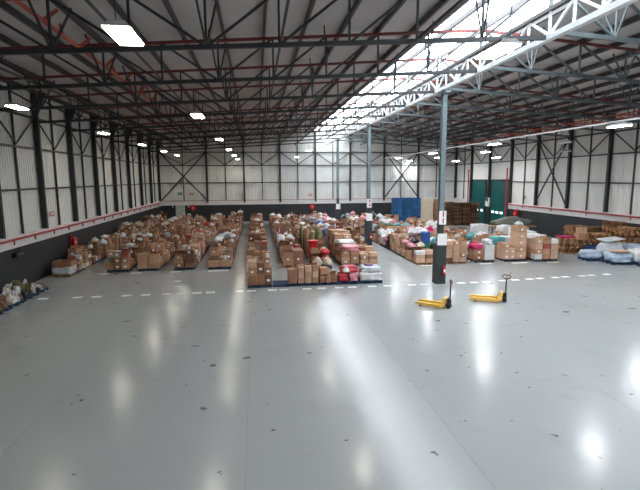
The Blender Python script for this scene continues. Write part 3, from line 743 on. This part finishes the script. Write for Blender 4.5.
# short front row facing the camera
FRP = [(-.57, .75), (.82, 2.12), (2.18, 3.36), (3.40, 4.42), (4.47, 5.66), (5.70, 7.0)]
for i, (x0, x1) in enumerate(FRP):
    x = (x0 + x1) / 2; w = x1 - x0; yc = 25.2 + .5
    pos = ['leftmost', 'second', 'third', 'fourth', 'fifth', 'rightmost'][i]
    rowp = '%s pallet, short front row' % pos
    pallet(x, yc, round(w, 2), 1.0, BLUEP, 'blue pallet, %s in the short front row nearest the dashed line' % pos, 'pallets in the short front row')
    rnd = random.Random(900 + i)
    if i == 0:
        for q, (bx, bw, hs) in enumerate([(-.40, .46, [.5, .5, .32]), (.05, .42, [.62, .6]), (.46, .38, [.55, .42])]):
            z = PH
            for l, h in enumerate(hs):
                rec(x + bx, yc - .05, z, bw, .9, h - .005, [[1, 0, 3], [1, 2], [2, 1]][q][l], rowp, '%s stack, %s layer' % (['left', 'middle', 'right'][q], LAYN[l]), 3, 0, False, q == 2 or l == 1); z += h
    elif i == 1:
        rec(x + .42, yc - .1, PH, .46, .7, .78, 4, rowp, 'alone at the right', 3, .03, False, False)
    elif i == 2: load_boxes(x, yc, w, .95, 1.1, rowp, rnd, 1, 1, True, 3, 2, [0, 5, 3], rag=0)
    elif i == 3:
        load_boxes(x, yc, w, .95, .55, rowp, rnd, 1, 1, True, 3, 2, [4, 0], rag=0)
        rec(x - .2, yc + .1, .56, .5, .6, .35, 0, rowp, 'lying on top', 2, .1, False, False)
    elif i == 4:
        for q in range(4):
            fx, fy = q % 2, q // 2
            bag(x + (fx - .5) * w * .5, yc + (fy - .5) * .48, PH, w * .5, .5, .48, ['red', 'pink', 'white', 'red'][q], '%s packed bag, lower %s %s, fifth pallet of front row' % (['red', 'pink', 'white', 'red'][q], ['front', 'back'][fy], XO[fx]), 'red and white bags on the front row', rnd=.45, pinch=.1, knot=False)
        bag(x + .05, yc, PH + .46, w * .85, .8, .42, 'red', 'big red wrapped bundle on top of the fifth front pallet', 'red and white bags on the front row', 'plastic_bundle', 'bundle', .25, False, .5, 7, .08)
        bag(x - .15, yc - .32, PH + .5, .5, .3, .3, 'white', 'small white bag leaning on the big red bundle', 'red and white bags on the front row', rnd=.6)
    else:
        bag(x, yc, PH, w, .98, .5, 'white', 'white plastic-wrapped bundle on the rightmost front pallet, lower one', 'white bundles on the front row', 'plastic_bundle', 'bundle', 0, False, .25, 7, .05)
        bag(x, yc, PH + .49, w * .95, .95, .34, 'clear', 'white plastic-wrapped bundle on the rightmost front pallet, upper one', 'white bundles on the front row', 'plastic_bundle', 'bundle', .1, False, .35, 7, .06)
        bag(x - .1, yc - .1, PH + .82, .5, .35, .1, 'purple', 'small purple cloth on the white bundles', None, 'folded_cloth', 'cloth', .1, False, .5)

# blue-and-green tall bin, black bag and other loose goods in the right-hand rows
t = thing('tall_bin', 'tall bin, blue above and green below, beside the nearest column', 'bin', (12.45, 33.2, 0))
MB().tube([(0, 0, 0), (0, 0, 1.1)], [.28, .33], 12).build('body', PLASTIC['green'], t); MB().tube([(0, 0, 1.1), (0, 0, 1.85), (0, 0, 1.95)], [.36, .38, .30], 12).build('upper_bin', PLASTIC['blue'], t)
bag(11.6, 46.3, 1.75, 1.0, .9, .8, 'black', 'black refuse bag high on the first row right of columns', None)

# ------------------------------------------------------------------ emit the boxes
BOXES.sort(key=lambda b: -b['score'])
N_IND = 290
for b in BOXES[:N_IND]:
    k = b['k']; me, tp, fl, lb = box_meshes(b['w'], b['d'], b['h'], k, b['opened'])
    nm = 'white' if k == 9 else KNAME[k]
    pos, rw = b['pos'], b['rowp']
    t = thing('cardboard_box', ('%s%s box, %s, %s' % ('open ' if b['opened'] else '', nm, pos, rw)), 'box', (b['x'], b['y'], b['z']), b['rz'], 'cardboard boxes on the pallets')
    link('carton', me, t)
    if tp: link('tape', tp, t)
    if fl: link('flap', fl[0], t); link('flap', fl[1], t)
    if b['lab']: link('shipping_label', lb, t)
mb = MB()
rs = random.Random(5)
for b in BOXES[N_IND:]:
    x, y, z, w, d, h = (b[q] for q in 'xyzwdh'); mi = 8 if b['k'] == 9 else b['k']
    mb.box(x - w / 2, x + w / 2, y - d / 2, y + d / 2, z, z + h, mi, b['rz'])
    if rs.random() < .22: mb.box(x - .07, x + .07, y - d / 2 - .012, y - d / 2 - .005, z + h * .35, z + h * .35 + .15, 9)
    if rs.random() < .5: mb.box(x - w / 2, x + w / 2, y - .03, y + .03, z + h, z + h + .003, 10, b['rz'])
    if b['opened']:
        L = .22
        mb.hexa([(x - w / 2, y - d / 2, z + h), (x + w / 2, y - d / 2, z + h), (x + w / 2, y - d / 2 + .008, z + h), (x - w / 2, y - d / 2 + .008, z + h),
                 (x - w / 2, y - d / 2 - L * .5, z + h + L * .8), (x + w / 2, y - d / 2 - L * .5, z + h + L * .8), (x + w / 2, y - d / 2 - L * .5 + .008, z + h + L * .8), (x - w / 2, y - d / 2 - L * .5 + .008, z + h + L * .8)], mi)
st = mb.build('cardboard_boxes', KRAFT + [WBOX, PAPER, TAPE])
st['kind'] = 'stuff'; st['label'] = 'mass of brown cardboard boxes stacked deep in the rows'; st['category'] = 'boxes'

# ------------------------------------------------------------------ litter pallets at the left wall
for i, (y) in enumerate((21.9, 23.3, 24.7, 26.05)):
    pallet(-11.95, y, 1.2, 1.25, BLUEP, 'blue pallet by the left wall holding loose rubbish, %s' % ['nearest', 'second', 'third', 'farthest'][i], 'rubbish pallets by the left wall')
    rnd = random.Random(40 + i)
    for q in range(16):
        c = rnd.choice(['white', 'white', 'cream', 'brown', 'olive', 'white', 'black', 'brown', 'clear']); fx, fy = q % 4, q // 4
        if i == 3 and fy >= 2: c = rnd.choice(['brown', 'yellow', 'brown', 'white'])
        hb = [.5, .5, .62, .32][i] * rnd.uniform(.5, 1.25)
        if i == 3 and fy == 3: hb *= .6
        px = ['left', 'inner left', 'inner right', 'right'][fx]; py = ['front', 'second', 'third', 'back'][fy]
        bag(-11.95 + (fx - 1.5) * .29, y + (fy - 1.5) * .3, PH, rnd.uniform(.24, .3), rnd.uniform(.24, .3), hb, c, '%s crumpled packaging, %s rank %s, %s rubbish pallet' % (c, py, px, ['nearest', 'second', 'third', 'farthest'][i]), 'crumpled packaging by the left wall', 'crumpled_packaging', 'rubbish', .35, False, .45, 4, .22, rnd.uniform(0, 3), False)

# ------------------------------------------------------------------ pallet trucks
def pallet_truck(tip_near, tip_far, heel_mid, label, handle_rz):
    a = (Vector(tip_near) + Vector(tip_far)) / 2; b = Vector(heel_mid); d = a - b
    rz = math.atan2(d.y, d.x)                       # local +x runs towards the fork tips
    t = thing('pallet_truck', label, 'pallet truck', (b.x, b.y, 0), rz, 'yellow hand pallet trucks')
    L = d.length; wd = (Vector(tip_near) - Vector(tip_far)).length; wd = min(.72, wd)
    for s in (-1, 1):
        y0 = s * (wd / 2 - .09)
        f = MB().hexa([(0, y0 - .09, .12), (L - .15, y0 - .09, .12), (L - .15, y0 + .09, .12), (0, y0 + .09, .12), (0, y0 - .09, .19), (L - .15, y0 - .09, .19), (L - .15, y0 + .09, .19), (0, y0 + .09, .19)])
        f.hexa([(L - .15, y0 - .09, .12), (L, y0 - .05, .12), (L, y0 + .05, .12), (L - .15, y0 + .09, .12), (L - .15, y0 - .09, .19), (L, y0 - .05, .15), (L, y0 + .05, .15), (L - .15, y0 + .09, .19)])
        f.box(.0, L - .2, y0 - .09, y0 - .075, .07, .12).box(.0, L - .2, y0 + .075, y0 + .09, .07, .12)
        fo = f.build('fork', YELLOW, t)
        MB().tube([(L - .3, y0 - .06, .06), (L - .3, y0 + .06, .06)], .06, 10).build('load_roller', BLACK, fo)
    MB().hexa([(-.10, -wd / 2, .13), (.10, -wd / 2, .13), (.10, wd / 2, .13), (-.10, wd / 2, .13), (-.16, -wd * .30, .48), (-.02, -wd * .30, .48), (-.02, wd * .30, .48), (-.16, wd * .30, .48)]).build('mast_plate', YELLOW, t)
    p = MB().tube([(-.24, 0, .12), (-.24, 0, .42), (-.24, 0, .46)], [.10, .10, .06], 12).build('hydraulic_pump', BLACK, t)
    MB().tube([(-.24, 0, .46), (-.24, 0, .54)], .04, 8).build('piston', CHROME, p)
    for s in (-1, 1): MB().tube([(-.24, s * .10 - .04, .10), (-.24, s * .10 + .04, .10)], .10, 14).build('steer_wheel', BLACK, t)
    MB().bar((-.12, 0, .16), (-.30, 0, .2), .3, .08).build('axle_bracket', STEEL, t)
    ca, sa = math.cos(handle_rz), math.sin(handle_rz)
    def st_(p): return (-.28 + (p[0] + .28) * ca - p[1] * sa, (p[0] + .28) * sa + p[1] * ca, p[2])
    h = MB().tube([(-.28, 0, .36), (-.29, 0, 1.14)], .03, 8).build('handle_shaft', BLACK, t)
    loop = [(-.29, 0, 1.12), (-.295, -.13, 1.16), (-.30, -.20, 1.24), (-.305, -.14, 1.31), (-.305, .14, 1.31), (-.30, .20, 1.24), (-.295, .13, 1.16), (-.29, 0, 1.12)]
    MB().tube([st_(p) for p in loop], .024, 6).build('grip', BLACK, h)
    MB().bar((-.305, 0, 1.29), (-.29, .0, 1.16), .03, .02).build('lever', RED, h)
pallet_truck((7.16, 20.40), (7.66, 20.92), (8.42, 19.85), 'yellow hand pallet truck with black handle, left one nearer the column', .5)
pallet_truck((10.02, 20.75), (10.40, 21.35), (11.45, 20.45), 'yellow hand pallet truck with black handle, right one standing apart', 1.35)

# ------------------------------------------------------------------ right side: wrapped sacks, empty pallets
WR = [(23.75, 30.1, 1.25, 1.2, .72, 'pale blue', 'pale blue wrapped sack pallet at the left end of the line', 0), (24.55, 28.55, 1.5, 1.2, .8, 'pale blue', 'pale blue wrapped sack pallet with a torn brown cardboard lid', 1),
      (25.9, 28.3, 1.2, 1.2, 1.0, 'white', 'white wrapped sack pallet between the pale blue ones', 0), (25.3, 30.2, 1.4, 1.2, 1.3, 'clear', 'tall wrapped pallet under a sloping grey sheet', 2),
      (25.7, 26.7, 1.5, 1.3, .85, 'pale blue', 'pale blue wrapped sack pallet cut by the right edge', 1), (26.7, 29.75, 1.2, 1.2, 1.15, 'pale blue', 'pale blue wrapped pallet near the empty pallets', 0),
      (27.4, 28.0, 1.2, 1.2, 1.2, 'white', 'white wrapped pallet near the right wall', 0)]
for x, y, w, d, h, c, lab, ex in WR:
    pallet(x, y, w, d, BLUEP, 'blue pallet below the ' + lab, 'pallets under wrapped sacks', rz=-.12)
    bag(x, y, PH, w, d, h - PH, c, lab, 'wrapped sack pallets by the right wall', 'wrapped_load', 'pallet load', .12, False, .3, 7, .06, -.12)
    if ex == 1: tag(link('cardboard_sheet', MB().hexa([(-w * .4, -.5, 0), (w * .4, -.55, -.02), (w * .38, .2, .02), (-w * .42, .25, .02), (-w * .4, -.5, .03), (w * .4, -.55, .01), (w * .38, .2, .05), (-w * .42, .25, .05)]).mesh('cardboard_sheet', KRAFT[3]), None, (x, y, h + .05), -.1), 'brown cardboard lid lying on the ' + lab.split(' with')[0], 'cardboard')
    if ex == 2: tag(link('plastic_sheet', MB().hexa([(-.8, -.6, -.1), (.7, -.6, .12), (.7, .6, .15), (-.8, .6, 0), (-.8, -.6, -.08), (.7, -.6, .14), (.7, .6, .17), (-.8, .6, .02)]).mesh('plastic_sheet', PLASTIC['clear']), None, (x, y, h + .1), 0), 'sloping grey plastic sheet over the tall wrapped pallet', 'sheet')
STK = [(24.0, 33.3, 8, 'low stack right of the last box pallet'), (25.4, 33.6, 7, 'low stack beside the dark crate'), (26.76, 33.3, 10, 'middle stack below the tall pile'), (28.05, 31.92, 14, 'tall stack near the right wall'),
       (28.14, 33.4, 16, 'tallest stack by the right wall'), (28.1, 30.5, 9, 'stack at the right edge'), (26.2, 35.2, 13, 'tall stack behind the others'), (27.8, 35.2, 12, 'rear stack against the right wall')]
for x, y, n, nm in STK:
    rnd = random.Random(int(x * 100))
    for k in range(n):
        pallet(x + rnd.uniform(-.09, .09), y + rnd.uniform(-.09, .09), 1.2, 1.1, WOODP if rnd.random() < .7 else DKW2, 'empty wooden pallet, %s from the floor, %s' % (('first', *ORD[1:])[k], nm), 'empty wooden pallets', False, k * (PH + .004), rnd.uniform(-.10, .10))
t = thing('crate', 'dark blue plastic crate between the pallet stacks', 'crate', (25.2, 31.95, 0))
MB().box(-.45, .45, -.35, .35, 0, .05).box(-.45, .45, -.35, -.31, .05, .75).box(-.45, .45, .31, .35, .05, .75).box(-.45, -.41, -.31, .31, .05, .75).box(.41, .45, -.31, .31, .05, .75).build('body', BLUEP, t)
for k in range(5): MB().box(-.40 + k * .17, -.30 + k * .17, -.37, -.35, .08, .7).build('rib', BLUEP, t)
bag(24.0, 33.3, 8 * .149, 1.2, .9, .16, 'magenta', 'flat magenta bundle on the low pallet stack', None, 'folded_cloth', 'cloth', 0, False, .3)
for q, (x, y, z) in enumerate(((25.2, 33.4, 7 * .149), (25.75, 33.7, 7 * .149), (25.4, 33.5, 7 * .149 + .46))):
    me, tp, fl, lb = box_meshes(.5, .6, .45, [5, 0, 3][q], False)
    t = thing('cardboard_box', '%s box on the low pallet stack beside the dark crate, %s' % (KNAME[[5, 0, 3][q]], ['left', 'right', 'upper'][q]), 'box', (x, y, z), .05 * q, 'boxes on the empty pallets'); link('carton', me, t); link('tape', tp, t)
# tarpaulin-covered table and white wrapped goods behind the right-hand rows
t = thing('covered_trolley', 'grey-green tarpaulin over a long low frame near the green doors', 'covered goods', (25.6, 44.0, 0), -.1)
MB().lump(3.9, 1.7, .95, 77, 8, .5, .06, z0=1.06, pinch=.75).build('tarpaulin', mat('grey_tarp', (.16, .17, .14), .6), t, True)
MB().box(-2.6, 2.3, -.5, .5, .98, 1.06).build('deck', WOODP, t)
for sx in (-1.8, 1.8):
    for sy in (-.4, .4): MB().bar((sx, sy, 0), (sx, sy, .98), .08, .08).build('leg', STEEL, t)
for i, (x, y) in enumerate(((20.3, 40.4), (22.1, 39.0), (22.3, 37.2))):
    pallet(x, y, 1.4, 1.2, BLUEP, 'blue pallet under white wrapped goods behind the fifth row, %s' % ['left', 'middle', 'right'][i], 'pallets behind the fifth row')
    bag(x, y, PH, 1.4, 1.2, 1.55, 'white', 'white sheeted goods behind the fifth row right of columns, %s' % ['left', 'middle', 'right'][i], 'white sheeted goods', 'wrapped_load', 'pallet load', .05, False, .2, 6, .03)
# far right back: blue crate stacks, cream panel, orange stack, brown racks of pallets
for i in range(6):
    x = 18.6 + i * .64
    for l in range(4):
        t = thing('blue_crate', 'blue crate, %s layer, stack %s from the left by the far wall' % (LAYN[l], ('first', *ORD[1:])[i]), 'crate', (x, 61.5, l * .82), 0, 'blue crates stacked by the far wall')
        MB().box(-.3, .3, -.5, .5, 0, .80).build('body', mat('blue_crate', (.01, .08, .21), .45, rnd=.3), t)
        MB().box(-.31, .31, -.52, -.5, .66, .74).box(-.31, .31, -.52, -.5, .1, .16).build('rim', mat('blue_crate', (.01, .08, .21), .45), t)
t = thing('cream_panel', 'large cream board standing beside the blue crates', 'board', (23.15, 61.3, 0))
MB().box(-.88, .88, 0, .12, 0, 3.1).build('board', PLASTIC['cream'], t); MB().box(-.9, .9, -.02, .14, 3.1, 3.16).build('edge', WBOX, t)
for l in range(5):
    me, tp, fl, lb = box_meshes(.8, .8, .6, 4, False)
    t = thing('cardboard_box', 'reddish box, %s layer of the stack right of the cream board' % LAYN[l], 'box', (24.6, 61.2, l * .602), 0, 'boxes by the cream board'); link('carton', me, t)
for i in range(4):
    for k in range(19):
        pallet(23.6 + i * 1.1 + R.uniform(-.05, .05), 55.6 - i * .15 + R.uniform(-.04, .04), .9, 1.3, R.choice([DKW, DKW, DKW2]), 'dark wooden pallet, %s up in stack %s before the green doors' % (('first', *ORD[1:])[k], ['one', 'two', 'three', 'four'][i]), 'dark pallets before the green doors', True, k * (PH + .003))
for y, lab in ((50.75, 'red upright post at the near edge of the green doors'), (60.6, 'red upright post at the far edge of the green doors')):
    t = thing('door_post', lab, 'post', (XR - .45, y, 0), 0, 'red posts by the green doors')
    MB().box(-.06, .06, -.06, .06, 0, 7.0).build('post', REDP, t); MB().box(-.16, .16, -.16, .16, 0, .04).build('foot_plate', REDP, t)
t = thing('control_box', 'white control box between the two green doors', 'control box', (XR - .05, 55.5, 2.3))
MB().box(-.2, 0, -.3, .3, 0, 1.1).build('case', PAPER, t); MB().box(-.22, -.2, -.2, .2, .6, .95).build('panel', STEEL_MID, t)

st = FARP.build('pallets', FARM)
st['kind'] = 'stuff'; st['label'] = 'distant pallets under the far goods and stacked before the green doors'; st['category'] = 'pallets'
